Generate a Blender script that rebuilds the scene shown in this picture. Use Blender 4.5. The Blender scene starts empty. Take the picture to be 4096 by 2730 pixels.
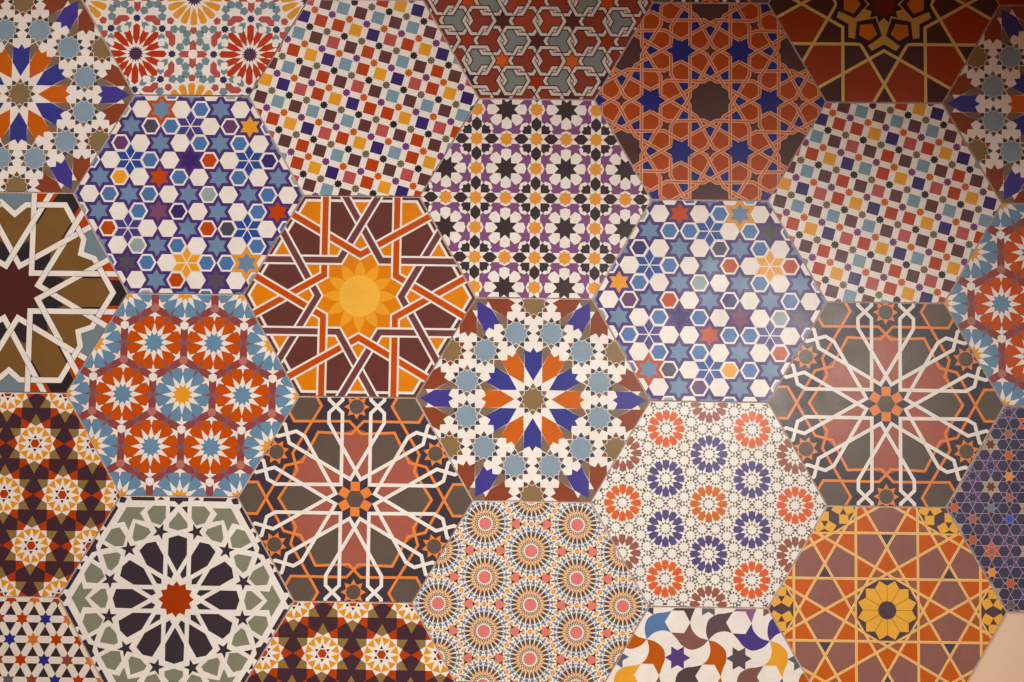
import bpy, math, cmath, random
from math import radians, pi, sqrt

# ------------------------------------------------------------------ camera, world, lamps, exposure
scene = bpy.context.scene
col = scene.collection
random.seed(7)

cam_d = bpy.data.cameras.new('camera'); cam = bpy.data.objects.new('camera', cam_d); col.objects.link(cam)
cam.location = (-0.005894, -1.485444, -0.148194)
cam.rotation_euler = (1.6375053, -0.0135446, 0.0120470)
cam_d.sensor_width = 36.0; cam_d.lens = 45.0; cam_d.clip_start = 0.01; cam_d.clip_end = 100.0
scene.camera = cam

w = bpy.data.worlds.new('World'); scene.world = w; w.use_nodes = True
bg = w.node_tree.nodes['Background']; bg.inputs['Color'].default_value = (1.0, 0.40, 0.20, 1); bg.inputs['Strength'].default_value = 0.15

def spot(name, loc, aim, energy, size, blend, colr, rad):
    d = bpy.data.lights.new(name, 'SPOT'); o = bpy.data.objects.new(name, d); col.objects.link(o)
    d.energy = energy; d.spot_size = radians(size); d.spot_blend = blend; d.color = colr; d.shadow_soft_size = rad
    from mathutils import Vector
    o.location = loc
    o.rotation_euler = (Vector(aim) - Vector(loc)).to_track_quat('-Z', 'Y').to_euler()
    return o
spot('spot_lamp', (0.58, -1.66, 0.06), (0.33, 0, -0.47), 52, 53, 0.57, (1.0, 0.955, 0.905), 0.20)
spot('spot_lamp', (-0.72, -1.60, 1.90), (-0.25, 0, -0.90), 325, 46.5, 1.0, (1.0, 0.955, 0.93), 0.16)

scene.render.engine = 'CYCLES'
vs = scene.view_settings
vs.view_transform = 'Standard'; vs.look = 'None'; vs.exposure = 0.0; vs.gamma = 1.0; vs.use_curve_mapping = False

# ------------------------------------------------------------------ helpers
PITCH = 0.135            # hexagon radius of the tile grid, metres
TH = 0.009               # tile thickness
STEP = 1.4e-5            # thickness of one coat of print
R = 0.9945               # tile radius in grid units
RP = 0.9918               # printed face radius

def lin(c):
    return tuple((v/255/12.92) if v/255 <= 0.04045 else ((v/255+0.055)/1.055)**2.4 for v in c)

def ink(c):
    # printed colour; a little stronger than the veiled colour seen through the gloss
    l = lin(c); a, b = min(l), max(l)
    return tuple(max(.0012, v*k-.012*min(1, b/.22)*(1-.8*(v-a)/(b-a+.04))) for v, k in zip(l, (1.0, 1.055+(.09 if l[0] == b and b > .2 else 0)*(b-a), 1.06)))

def pol(r, a): return cmath.rect(r, radians(a))
def rotp(pts, a, o=0): e = pol(1, a); return [(p-o)*e+o for p in pts]
def mir(pts): return [complex(p.real, -p.imag) for p in pts]     # mirror in the x axis
def C(*xy): return [complex(x, y) for x, y in xy]
def move(pts, o): return [p+o for p in pts]
def R6(pts): return [rotp(pts, 60*k) for k in range(6)]
def R12(pts): return [rotp(pts, 30*k) for k in range(12)]
def D6(pts): return R6(pts) + R6(mir(pts))
def D4(pts): return [rotp(q, 90*k) for q in (pts, mir(pts)) for k in range(4)]
def ngon(n, r, a0=0, o=0): return [o+pol(r, a0+360*k/n) for k in range(n)]
def star(n, r1, r2, a0=0, o=0):
    return [o+pol(r1 if k % 2 == 0 else r2, a0+180*k/n) for k in range(2*n)]
def inset(pts, f):
    m = sum(pts)/len(pts); return [(p-m)*f+m for p in pts]
def inset_d(pts, d):
    """move every edge of a polygon inward by d"""
    a = sum((pts[i].conjugate()*pts[(i+1) % len(pts)]).imag for i in range(len(pts)))
    if a < 0: pts = pts[::-1]
    n = len(pts); out = []
    for i in range(n):
        p0, p1, p2 = pts[i-1], pts[i], pts[(i+1) % n]
        u = (p1-p0)/max(abs(p1-p0), 1e-9); v = (p2-p1)/max(abs(p2-p1), 1e-9)
        nu, nv = u*1j, v*1j
        k = 1+(nu.conjugate()*nv).real
        out.append(p1+(nu+nv)*d/max(k, 0.25))
    return out

def clip_half(pts, nrm, d):
    out = []; n = len(pts)
    for i in range(n):
        a, b = pts[i], pts[(i+1) % n]
        da = (a*nrm.conjugate()).real-d; db = (b*nrm.conjugate()).real-d
        if da <= 0: out.append(a)
        if (da < 0 < db) or (db < 0 < da): out.append(a+(b-a)*da/(da-db))
    return out
HEXN = [pol(1, 30+60*k) for k in range(6)]
AP = RP*sqrt(3)/2
def clip_hex(pts, ap=AP):
    if all(abs(p) < ap for p in pts): return pts
    for nn in HEXN:
        pts = clip_half(pts, nn, ap)
        if len(pts) < 3: return []
    return pts
def area(pts): return abs(sum((pts[i].conjugate()*pts[(i+1) % len(pts)]).imag for i in range(len(pts))))/2

def smooth(pts, n=6):
    """Catmull-Rom through open point list"""
    out = []
    for i in range(len(pts)-1):
        p0 = pts[max(i-1, 0)]; p1 = pts[i]; p2 = pts[i+1]; p3 = pts[min(i+2, len(pts)-1)]
        for k in range(n):
            t = k/n
            out.append(0.5*((2*p1)+(-p0+p2)*t+(2*p0-5*p1+4*p2-p3)*t*t+(-p0+3*p1-3*p2+p3)*t**3))
    out.append(pts[-1]); return out

def ribbon(line, wd):
    """quads of a mitred band along a polyline"""
    n = len(line); L = []; Rr = []
    for i in range(n):
        if i == 0: d = (line[1]-line[0]); d /= abs(d); nn = d*1j; k = 1
        elif i == n-1: d = (line[-1]-line[-2]); d /= abs(d); nn = d*1j; k = 1
        else:
            a = line[i]-line[i-1]; a /= abs(a); b = line[i+1]-line[i]; b /= abs(b)
            nn = (a+b)*1j; nn /= abs(nn); k = max(0.3, (nn.conjugate()*(a*1j)).real)
        L.append(line[i]+nn*wd/2/k); Rr.append(line[i]-nn*wd/2/k)
    return [[L[i], L[i+1], Rr[i+1], Rr[i]] for i in range(n-1)]

class Pat:
    """a printed tile design: named parts, each a list of flat printed shapes"""
    def __init__(s, ground):
        s.parts = []; s.idx = {}; s.ground = ground
        s.add('glazed_face', ngon(6, RP), ground, 0)
    def add(s, name, pts, c, lv, join=False):
        pts = clip_hex(pts)
        if len(pts) < 3 or area(pts) < 2e-6: return
        key = None
        if join is not False: key = (name, join)
        if key is not None and key in s.idx: s.idx[key].append((pts, c, lv)); return
        lst = [(pts, c, lv)]; s.parts.append((name, lst))
        if key is not None: s.idx[key] = lst
    def group(s, name):
        s.gid = getattr(s, 'gid', 0)+1; return s.gid

def dedupe(lines):
    seen = set(); out = []
    for l in lines:
        k = tuple(sorted((round(p.real, 2), round(p.imag, 2)) for p in l))
        if k in seen: continue
        seen.add(k)
        if any(abs(p) < 1.1 for p in l): out.append(l)
    return out

def crossings(lines):
    res = []
    segs = [(i, j, l[j], l[j+1]) for i, l in enumerate(lines) for j in range(len(l)-1)]
    for x in range(len(segs)):
        i, j, a, b = segs[x]
        for y in range(x+1, len(segs)):
            m, n, c, d = segs[y]
            if i == m and abs(j-n) <= 1: continue
            r, q = b-a, d-c
            den = (r.conjugate()*q).imag
            if abs(den) < 1e-6: continue
            t = ((c-a).conjugate()*q).imag/den; u = ((c-a).conjugate()*r).imag/den
            if -1e-6 < t < 1+1e-6 and -1e-6 < u < 1+1e-6:
                p = a+r*t
                res.append((p, i, j, t, m, n, u, r/abs(r), q/abs(q)))
    return res

def weave(P, lines, style, lv, name='strapwork', weaving=True, each=False):
    """style(i) -> (edge colour, edge width, fill colour, fill width). returns next free level"""
    X = crossings(lines)
    adj = {i: set() for i in range(len(lines))}
    for x in X:
        if x[1] != x[4]: adj[x[1]].add(x[4]); adj[x[4]].add(x[1])
    colr = {}
    for i in range(len(lines)):
        used = {colr[j] for j in adj[i] if j in colr}; k = 0
        while k in used: k += 1
        colr[i] = k
    nc = max(colr.values())+1 if colr else 1
    for i, l in enumerate(lines):
        ec, ew, fc, fw = style(i); key = i if each else 0
        for q in ribbon(l, ew): P.add(name, q, ec, lv+colr[i], key)
        for q in ribbon(l, fw): P.add(name, q, fc, lv+nc+colr[i], key)
    if weaving:
        seq = {i: [] for i in range(len(lines))}
        for k, x in enumerate(X):
            seq[x[1]].append((x[2]+x[3], k, 0)); seq[x[4]].append((x[5]+x[6], k, 1))
        nb = {k: [] for k in range(len(X))}
        for i in seq:
            s_ = sorted(seq[i])
            for a, b in zip(s_, s_[1:]):
                # alternate along the strap
                nb[a[1]].append((b[1], a[2], b[2])); nb[b[1]].append((a[1], b[2], a[2]))
        over = {}
        for k0 in range(len(X)):
            if k0 in over: continue
            over[k0] = 0; st = [k0]
            while st:
                k = st.pop()
                for (m, me, ot) in nb[k]:
                    if m in over: continue
                    is_over = (over[k] == me)
                    over[m] = (1-ot) if is_over else ot
                    st.append(m)
        for k, x in enumerate(X):
            o = over[k]; i = x[1] if o == 0 else x[4]; d = x[7] if o == 0 else x[8]; e = x[8] if o == 0 else x[7]
            ec, ew, fc, fw = style(i)
            s_ = max(0.35, abs((d.conjugate()*e).imag)); ln = 0.5*(ew/s_*1.15+ew*0.35)
            p = x[0]; key = i if each else 0
            P.add(name, ribbon([p-d*ln, p+d*ln], ew)[0], ec, lv+2*nc, key)
            P.add(name, ribbon([p-d*ln, p+d*ln], fw)[0], fc, lv+2*nc+1, key)
    return lv+2*nc+2

def tri_lattice(s, a0=0, rmax=1.15):
    """points i*u+j*v of a triangular lattice, u at angle a0"""
    u, v = pol(s, a0), pol(s, a0+60); n = int(rmax/s*1.3)+2
    return [(i, j, i*u+j*v) for i in range(-n, n+1) for j in range(-n, n+1) if abs(i*u+j*v) < rmax]

WHT = (240, 230, 221)
# ------------------------------------------------------------------ the designs
def pat_rosette_star():                                    # A: large twelve petal rosette, ring of star medallions
    BLU, ORG, OLV, DRK, GRY, LBL, RBR = (62,64,138), (203,96,30), (138,112,78), (80,64,70), (128,107,90), (138,156,170), (140,70,48)
    P = Pat(WHT)
    petal = C((.155,0),(.28,.0755),(.424,.0755),(.403,.027),(.445,0),(.403,-.027),(.424,-.0755),(.28,-.0755))
    gap = [pol(.297,0), pol(.437,5.6), pol(.4746,0), pol(.437,-5.6)]
    def kites(o, cf):
        g = P.group('k')
        for k in range(12):
            a = 30*k
            q = [o+pol(.086,a), o+pol(.107,a+15), o+pol(.143,a), o+pol(.107,a-15)]
            P.add('kite_ring', inset_d(q, .0026), cf(k), 1, g)
    def core(o, c): P.add('star', star(12, .104, .0835, 15, o), c, 2)
    for k in range(12):
        P.add('petal', inset_d(rotp(petal, 30*k), .0015), BLU if k % 2 else ORG, 1)
        P.add('wedge', inset_d(rotp(gap, 30*k+15), .0015), GRY, 1)
    kites(0, lambda k: GRY if k % 2 else DRK); core(0, OLV)
    for k in range(12):
        a = 15+30*k; o = pol(.5845, a); m = 30*k
        # browner kites lie on the diagonals of every medallion
        kites(o, (lambda aa: lambda j: GRY if abs(((30*j-aa+180) % 360)-180) > 100 and j % 4 == 1 or (j*30-aa) % 120 == 45 else DRK)(a))
        core(o, LBL)
    for k in range(6):
        o = pol(.819, 30+60*k)
        kites(o, (lambda kk: lambda j: RBR if (j-(1+2*kk)) % 12 in (6, 4, 8) else DRK)(k)); core(o, OLV)
        n = pol(1.121, 60*k)
        for d in (-30, 0, 30):
            q = move(rotp(petal, 60*k+180+d), n)
            P.add('petal', inset_d(q, .0015), (74,64,142) if d == 0 else RBR, 1)
        for d in (-15, 15):
            P.add('wedge', inset_d(move(rotp(gap, 60*k+180+d), n), .0015), GRY, 1)
        P.add('corner', [pol(.872, 60*k)+pol(.3, 60*k+60), pol(.872, 60*k), pol(.872, 60*k)+pol(.3, 60*k-60), pol(1.1, 60*k)], GRY, 0.5)
    return P

def pat_arabesque():                                       # B: sixteen petal rosettes in a four-fold ornament
    RED, YEL, PUR, NAV, PNK, BLG = (184,58,14), (226,150,50), (78,48,74), (48,52,92), (180,84,78), (118,142,148)
    P = Pat(WHT); S = 1.0; T = .999
    pt = C((.078,0),(.14,.028),(.249,.030),(.272,0),(.249,-.030),(.14,-.028))
    ft = C((.078,0),(.14,.028),(.222,.028),(.207,0),(.222,-.028),(.145,-.027))
    yp = C((.085,0),(.15,.026),(.225,.031),(.24,.022),(.246,0),(.24,-.022),(.225,-.031),(.15,-.026))
    bar = C((.059,.316),(.089,.343),(.159,.343),(.205,.297),(.205,.254),(.162,.254),(.132,.286),(.089,.286))
    c1 = C((.043,.283),(.086,.283),(.113,.251),(.0755,.251),(.0675,.208),(.046,.251))
    c2 = C((.132,.251),(.159,.251),(.186,.221),(.1565,.192),(.124,.192),(.143,.221))
    arm = C((.033,-.029),(.1,-.029),(.129,0),(.1,.029),(.033,.029),(.042,0))
    for ix in range(-2, 3):
        for iy in range(-2, 3):
            o = complex(ix*T, iy*T)
            if abs(o) < 1.4:
                g = P.group('y')
                for k in range(16): P.add('yellow_rosette', move(rotp(yp, 22.5*k), o), YEL, 1, g)
                P.add('yellow_rosette', star(16, .075, .05, 0, o), PUR, 1, g)
                for k in range(8): P.add('pink_pentagon', ngon(5, .036, 45*k, o+pol(.289, 45*k)), PNK, 1)
            o = complex((ix+.5)*T, (iy+.5)*T)
            if abs(o) < 1.4:
                g = P.group('r')
                for k in range(16): P.add('red_rosette', move(rotp(pt if k % 2 == 0 else ft, 22.5*k), o), RED, 1, g)
                P.add('red_rosette', star(16, .072, .05, 0, o), PUR, 1, g)
                for k in range(8): P.add('navy_star', star(8, .036, .027, 22.5, o+pol(.3175, 45*k)), NAV, 1)
                for q in D4(bar): P.add('bent_bar', move(q, o), PNK, 1)
                for q in D4(c1)+D4(c2): P.add('chevrons', move(q, o), BLG, 1, 'c%d%d' % (ix, iy))
            for v in (0, 1):
                o = complex((ix+(.5 if v else 0))*T, (iy+(0 if v else .5))*T)
                if abs(o) > 1.3: continue
                g = P.group('c')
                for k in range(4): P.add('pink_cross', move(rotp(arm, 90*k), o), PNK, 1, g)
                for sx in (-1, 1):
                    for sy in (-1, 1):
                        for (x, y, a) in ((.113,.062,200),(.059,.11,60),(.057,.178,250),(.097,.221,80),(.17,.221,180)):
                            q = [complex(z.real*sx, z.imag*sy) for z in ngon(5, .0405, a, complex(x, y))]
                            if v: q = rotp(q, 90)
                            P.add('pentagons', move(q, o), BLG, 1, g)
    return P

HC = {'1': (82,120,172), '2': (78,76,92), '3': (190,74,32), '4': (236,158,50), '5': (104,66,108), '6': (152,168,166), '7': (58,48,108)}
def pat_star_hexagons(rows):                               # C: six-pointed stars among white hexagons
    PURP, BLG = (80,58,116), (114,141,170)
    P = Pat(PURP); a = .1722
    hx = ngon(6, a/2*.985)
    for j, row in rows.items():
        for k, ch in row:
            o = complex(k*a, -j*a*sqrt(3)/2)
            if abs(o) > 1.1: continue
            if ch == 'W': P.add('white_hexagon', move(hx, o), WHT, 1)
            elif ch in HC:
                g = P.group('h'); P.add('small_hexagon', move(hx, o), WHT, 1, g)
                P.add('small_hexagon', ngon(6, a*.385, 0, o), HC[ch], 2, g)
            elif ch in 'FVG':
                c = {'F': (52,78,150), 'V': (78,68,132), 'G': (236,156,48)}[ch]
                g = P.group('f'); P.add('flower', star(6, a*.866, a*.5, 30, o), WHT, 1, g)
                for i in range(6):
                    t = 30+60*i
                    P.add('flower', inset_d([o, o+pol(a*.5, t-30), o+pol(a*.85, t), o+pol(a*.5, t+30)], .0042), c, 2, g)
            else:
                g = P.group('s'); oc = {'O': (196,80,28), 'Y': (234,152,46)}.get(ch)
                if oc: P.add('star', star(6, a*.85, a*.49, 30, o), oc, 1, g)
                ic = {'b': BLG, 'O': BLG, 'Y': BLG, 'o': (192,72,26), 'y': (236,158,50), 'p': (128,78,106), 'd': (66,44,108), 'g': (88,80,94)}[ch]
                P.add('star', star(6, a*.555, a*.32, 30, o), ic, 2, g)
    return P
def rw(s, k0):
    return [(k0+i, ch) for i, ch in enumerate(s)]
ROWS1 = {-6: rw('bW1bW6b', -3), -5: rw('6WOW1bWW', -3.5), -4: rw('Wb21VW5y1', -4), -3: rw('b5WbW1b1Wb', -4.5),
         -2: rw('1WF1Wd3WF7W', -5), -1: rw('Wb4Wo1Wb1Wb6', -5.5), 0: rw('bW1b1Wb6Wb1Wb', -6), 1: rw('6bW1p7WbW1oW', -5.5),
         2: rw('W3VWWb32FW1', -5), 3: rw('bW6b1WbW1b', -4.5), 4: rw('1g1WG11YW', -4), 5: rw('WWb3WgW6', -3.5), 6: rw('b6Wb1Wb', -3)}
ROWS2 = {-6: rw('bW1bW6b', -3), -5: rw('6WoW1YWW', -3.5), -4: rw('Wb11FW1g1', -4), -3: rw('b7WbW2b1Wb', -4.5),
         -2: rw('1WF1Wb3WG3W', -5), -1: rw('Wy1Wb6Wb1Wb6', -5.5), 0: rw('bW5b3Wb7Wb1Wb', -6), 1: rw('6bW1d1WpW6gW', -5.5),
         2: rw('W1VWWo11VW1', -5), 3: rw('bW1b1WbW3b', -4.5), 4: rw('1O2WF41bW', -4), 5: rw('WWb5WbW6', -3.5), 6: rw('b6Wb1Wb', -3)}

def pat_squares():                                         # D: tilted coloured squares with small stars between
    K = {'r': (184,66,16), 'y': (232,156,46), 'i': (62,42,108), 'b': (98,60,60), 'p': (188,86,86), 'l': (128,156,170)}
    rows = {-2: (3, 'ryir'), -1: (-1, 'pblblblbp'), 0: (-2, 'lirryipryil'), 1: (-2, 'plbpbrblbrbp'), 2: (-2, 'pryilryipryi'), 3: (-2, 'blbrbpblblbl'),
            4: (-3, 'ryipryirryipr'), 5: (-2, 'blblblbpbrbl'), 6: (-2, 'rryipryilry'), 7: (-1, 'pbrblbrbpb'), 8: (0, 'lryipryir'), 9: (1, 'pblblbr')}
    P = Pat(WHT); d = .1575; u = pol(d, -15.2); v = pol(d, -105.2)
    sq = [(.5+.5j), (-.5+.5j), (-.5-.5j), (.5-.5j)]
    for r, (c0, s_) in rows.items():
        for i, ch in enumerate(s_):
            o = (c0+i-3.5)*u+(r-3.5)*v
            P.add('square', [o+z*(.655*d)*pol(1, -15.2) for z in sq], K[ch], 1)
    for i in range(-8, 9):
        for j in range(-8, 9):
            o = i*u+j*v
            if abs(o) > 1.02: continue
            c = ((206,96,16) if i % 2 == 0 else (122,64,122)) if j % 2 == 0 else ((46,38,40) if i % 2 == 0 else (122,106,82))
            P.add('star', star(8, d*.235, d*.175, 7.3, o), c, 2)
    return P

def pat_linked_rings():                                    # E: trefoils inside linked hexagon rings
    RB, GR, RO, OR, RE, DM, NV = (140,62,50), (128,134,128), (160,68,40), (205,94,36), (158,56,12), (84,42,40), (52,42,86)
    P = Pat(NV); s = .3515
    L = tri_lattice(s, 30, 1.3)
    scol = {0: RE, 1: DM, 2: OR}
    cells = []
    for i, j, o in L:
        c = RE if abs(o) < .05 else (DM, OR, RE)[int(round(abs(o)*7+i*2+j)) % 3]
        if abs(o.imag+.1757) < .05 and abs(abs(o.real)-.3) < .1: c = DM
        if abs(o.imag+.3515) < .05 and abs(o.real) < .05: c = DM
        if abs(o.imag+.3515) < .05 and abs(abs(o.real)-.61) < .1: c = RE
        if abs(o.imag+.527) < .05: c = OR
        if abs(o.imag+.703) < .05: c = RE if abs(o.real) < .1 else NV
        if abs(o.imag) < .05 and abs(o.real) > .1: c = (190,72,20)
        P.add('star', ngon(6, s*.46, 0, o), c, 1)
        for a in (0, 60):
            cells.append((o+pol(s/sqrt(3), a), a))
    rings = []
    tab = [(-.72,-.17,GR),(-.51,-.17,RB),(-.1,-.17,RO),(.1,-.17,RO),(.51,-.17,RB),(.72,-.17,GR),(-.42,-.35,RB),(-.2,-.35,GR),(.2,-.35,GR),(.41,-.35,RB),
           (-.52,-.53,GR),(-.1,-.53,RB),(.1,-.53,RB),(.51,-.53,GR),(-.41,-.7,RB),(-.2,-.7,GR),(.2,-.7,GR),(.4,-.7,RB),(-.8,0,RB),(-.41,0,GR),(-.2,0,RO),(.2,0,RB),(.41,0,GR),(.78,0,RB)]
    uniq = {}
    for o, a in cells: uniq.setdefault((round(o.real, 3), round(o.imag, 3)), (o, a))
    for o, a in uniq.values():
        if abs(o) > 1.25: continue
        best = min(tab, key=lambda t: abs(complex(t[0], t[1])-o)); c = best[2] if abs(complex(best[0], best[1])-o) < .12 else RB
        P.add('trefoil', ngon(6, s*.40, 0, o), c, 2 if a == 0 else 3)
        h = ngon(6, s*.385, 30 if False else 0, o); rings.append((h+[h[0], h[1]], a, o))
    DK, WS = (66,42,42), (212,196,184)
    for a0, lv in ((0, 4), (60, 6)):
        for h, a, o in rings:
            if a != a0: continue
            g = 'r%.2f%.2f' % (o.real, o.imag)
            hexo, hexi = ngon(6, s*.385+s*.064*1.15, 0, o), ngon(6, s*.385-s*.064*1.15, 0, o)
            hwo, hwi = ngon(6, s*.385+s*.036*1.15, 0, o), ngon(6, s*.385-s*.036*1.15, 0, o)
            for k in range(6):
                m = (k+1) % 6
                P.add('ring', [hexo[k], hexo[m], hexi[m], hexi[k]], DK, lv, g)
                P.add('ring', [hwo[k], hwo[m], hwi[m], hwi[k]], WS, lv+1, g)
    for h, a, o in rings:
        # the ring underneath comes up again at one of the two crossings of every link
        if a == 0:
            g = 'r%.2f%.2f' % (o.real, o.imag)
            for k in (0, 2, 4) if True else ():
                for kk in range(6):
                    pass
            for k in range(6):
                vtx = o+pol(s*.385, 60*k); n2 = o+pol(s/sqrt(3), 60*k)
                if not any(abs(n2-o2) < .02 and a2 != a for _, a2, o2 in rings): continue
                q = o+pol(s*.385, 60*k+60); d = (q-vtx); 
                p0, p1 = vtx+d*.12, vtx+d*.56
                P.add('ring', ribbon([p0, p1], s*.128)[0], DK, 8, g); P.add('ring', ribbon([p0, p1], s*.072)[0], WS, 9, g)
                m = o+pol(s/sqrt(3)/2, 60*k)
                P.add('link_diamond', [m+pol(s*.035,60*k), m+pol(s*.052,60*k+90), m-pol(s*.035,60*k), m-pol(s*.052,60*k+90)], WS, 10, g)
    return P

def pat_red_strapwork():                                   # F: red strap lattice with blue stars
    RD, BL, BR = (176,74,24), (44,48,118), (84,56,54)
    P = Pat(RD); L = .885
    B, Cc, D_, E_ = complex(-.1745,.399), complex(-.1745,.038), complex(-.339,-.2306), complex(-.339,-.388)
    T = D6([B, Cc, D_, E_])
    cen = [0]+[pol(L, 30+60*k) for k in range(6)]
    spos = {}; mids = {}
    for c in cen:
        P.add('twelve_sided_panel', ngon(12, .182, 15, c), BR, 1)
        for k in range(6):
            o = c+pol(L/sqrt(3), 60*k); spos[(round(o.real*20), round(o.imag*20))] = o
            kt = [pol(.215,90), pol(.25,101), pol(.316,90), pol(.25,79)]
            P.add('blue_kite', move(rotp(kt, 60*k), c), BL, 1)
            P.add('blue_kite', move(rotp([pol(.215,120), pol(.262,131), pol(.31,120), pol(.262,109)], 60*k), c), BL, 2)
            m = c+pol(L/2, 30+60*k)
            if mids.setdefault((round(m.real*20), round(m.imag*20)), c) == c: P.add('small_star', [m+pol(.05,30+60*k), m+pol(.022,75+60*k), m+pol(.05,120+60*k), m+pol(.022,165+60*k), m-pol(.05,30+60*k), m-pol(.022,75+60*k), m-pol(.05,120+60*k), m-pol(.022,165+60*k)], BR, 3)
    for o in spos.values(): P.add('blue_star', star(6, .125, .085, 0, o), BL, 4)
    lines = dedupe([move(t, c) for c in cen for t in T])
    weave(P, lines, lambda i: ((232,200,172), .029, (206,108,70), .0195), 5)
    return P

def pat_yellow_lines_star():                               # G: dark red panels ruled by ochre lines
    RD, DK, OC, OR, TN, BK = (158,60,18), (78,44,38), (224,188,112), (206,116,26), (206,160,80), (56,32,32)
    P = Pat(DK)
    for q in D6(C((-.336,-.62),(-.13,-.50),(0,-.705),(-.09,-.87),(-.336,-.87))): P.add('red_panel', q, RD, 1)
    for q in D6(C((-.62,-.33),(-.50,-.13),(-.70,.01),(-.75,.05))): pass
    lines = []
    for k in range(6):
        n = pol(.353, 30+60*k); t = pol(1, 120+60*k)
        lines.append([n-t*.95, n+t*.95])
        p = pol(.41, 30+60*k); lines.append([p+pol(.8, 30+60*k+60), p, p+pol(.8, 30+60*k-60)])
    lv = weave(P, lines, lambda i: (OC, .027, OC, .026), 2, weaving=False)
    blk = [pol(r, 60*k+a) for k in range(6) for r, a in ((.385,30),(.465,44),(.40,60),(.465,76))]
    P.add('centre_medallion', blk, BK, lv, 0)
    P.add('centre_medallion', [p*.915 for p in blk], TN, lv+1, 0)
    for k in range(6):
        a = 60*k
        P.add('orange_kite', rotp(C((.14,0),(.25,.125),(.40,.06),(.40,-.06),(.25,-.125)), a), BK, lv+2, k)
        P.add('orange_kite', rotp(C((.2,0),(.26,.085),(.345,.05),(.345,-.05),(.26,-.085)), a), OR, lv+3, k)
    P.add('centre_star', star(12, .17, .12, 15), BK, lv+4, 0)
    P.add('centre_star', star(12, .115, .085, 15), (112,32,14), lv+5, 0)
    return P

def pat_black_stars():                                     # H: black eight-pointed stars on a square net
    BK, PU, YE = (62,50,52), (132,84,128), (230,150,66)
    P = Pat(PU); S = .516
    ptl = C((.1235,0),(.195,.084),(.311,.084),(.34,0),(.311,-.084),(.195,-.084))
    pc = C((.086,.086),(.207,.086),(.25,.13),(.215,.163),(.215,.215),(.163,.215),(.13,.25),(.086,.207))
    Ls = C((.25,.13),(.283,.163),(.25,.25),(.163,.283),(.13,.25),(.163,.215),(.215,.215),(.215,.163))
    hx = C((.124,0),(.207,.0835),(.294,.0835),(.376,0),(.294,-.0835),(.207,-.0835))
    tr = C((.207,.084),(.295,.084),(.25,.13))
    cap = C((.144,0),(.108,.084),(-.108,.084),(-.144,0),(-.108,-.084),(.108,-.084))
    for k in range(-3, 4):
        o = k*S
        P.add('white_band', [complex(o-.084*S, -1), complex(o+.084*S, -1), complex(o+.084*S, 1), complex(o-.084*S, 1)], WHT, 1, k)
        P.add('white_band', [complex(-1, o-.084*S), complex(-1, o+.084*S), complex(1, o+.084*S), complex(1, o-.084*S)], WHT, 2, k)
    for i in range(-3, 4):
        for j in range(-3, 4):
            f = lambda q, o: [z*S+o for z in q]
            o = complex(i*S, j*S)
            if abs(o) < 1.3:
                for k in range(4):
                    P.add('black_petal', f(rotp(pc, 90*k), o), BK, 3)
                    P.add('white_chevron', f(rotp(Ls, 90*k), o), WHT, 3)
                    for q in (tr, [complex(z.imag, z.real) for z in tr]): P.add('white_triangles', f(rotp(q, 90*k), o), WHT, 3, (i, j))
                for a in (0, 90, 180, 270): P.add('black_lozenge', f(rotp(hx, a), o), BK, 4)
                P.add('yellow_star', f(star(8, .119, .0905, 0), o), YE, 5)
            for v, o in ((0, complex((i+.5)*S, j*S)), (1, complex(i*S, (j+.5)*S))):
                if abs(o) > 1.2: continue
                P.add('white_cap', f(rotp(cap, 90 if v == 0 else 0), o), WHT, 3)
                P.add('yellow_star', f(star(8, .119, .0905, 0), o), YE, 5)
            o = complex((i+.5)*S, (j+.5)*S)
            if abs(o) < 1.2:
                for k in range(8): P.add('white_petal', f(rotp(ptl, 45*k), o), WHT, 3)
                P.add('black_star', f(star(8, .2125, .122, 22.5), o), BK, 4)
    return P

def pat_olive_strapwork():                                 # I: wide white straps on olive
    OL, MR, DK, GB, OR = (124,90,52), (82,42,40), (46,40,44), (120,136,142), (186,66,14)
    P = Pat(DK)
    ring = []
    for k in range(6):
        e = rotp(C((-.44,.757),(-.095,.757),(0,.675),(.095,.757)), -60*k); ring += e
    P.add('olive_panel', ring, OL, 1)
    for k in range(6):
        P.add('blue_panel', rotp(C((-.16,.87),(-.16,.757),(-.095,.757),(0,.675),(.095,.757),(.16,.757),(.16,.87)), 60*k), GB, 1)
    for q in D6(C((.17,.87),(.17,.76),(.31,.76),(.375,.87))): P.add('orange_panel', q, OR, 1)
    for q in D6(C((.17,.74),(.285,.74),(.18,.56))): P.add('dark_triangle', q, DK, 2)
    for q in D6(C((.165,.30),(.165,.165),(.30,.165),(.325,.335))): P.add('dark_kite', rotp(q, 0), DK, 2, 'a%d' % int(math.degrees(cmath.phase(sum(q)))//30))
    P.add('centre_star', star(12, .275, .205, 0), MR, 3)
    lines = []
    for k in range(12):
        a = 15+30*k; p = pol(.232, a); lines.append([p+pol(.80, a+45), p, p+pol(.80, a-45)])
    lines.append(ring+[ring[0], ring[1]])
    weave(P, lines, lambda i: ((70,50,40), .054, WHT, .0465), 4)
    return P

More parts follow.
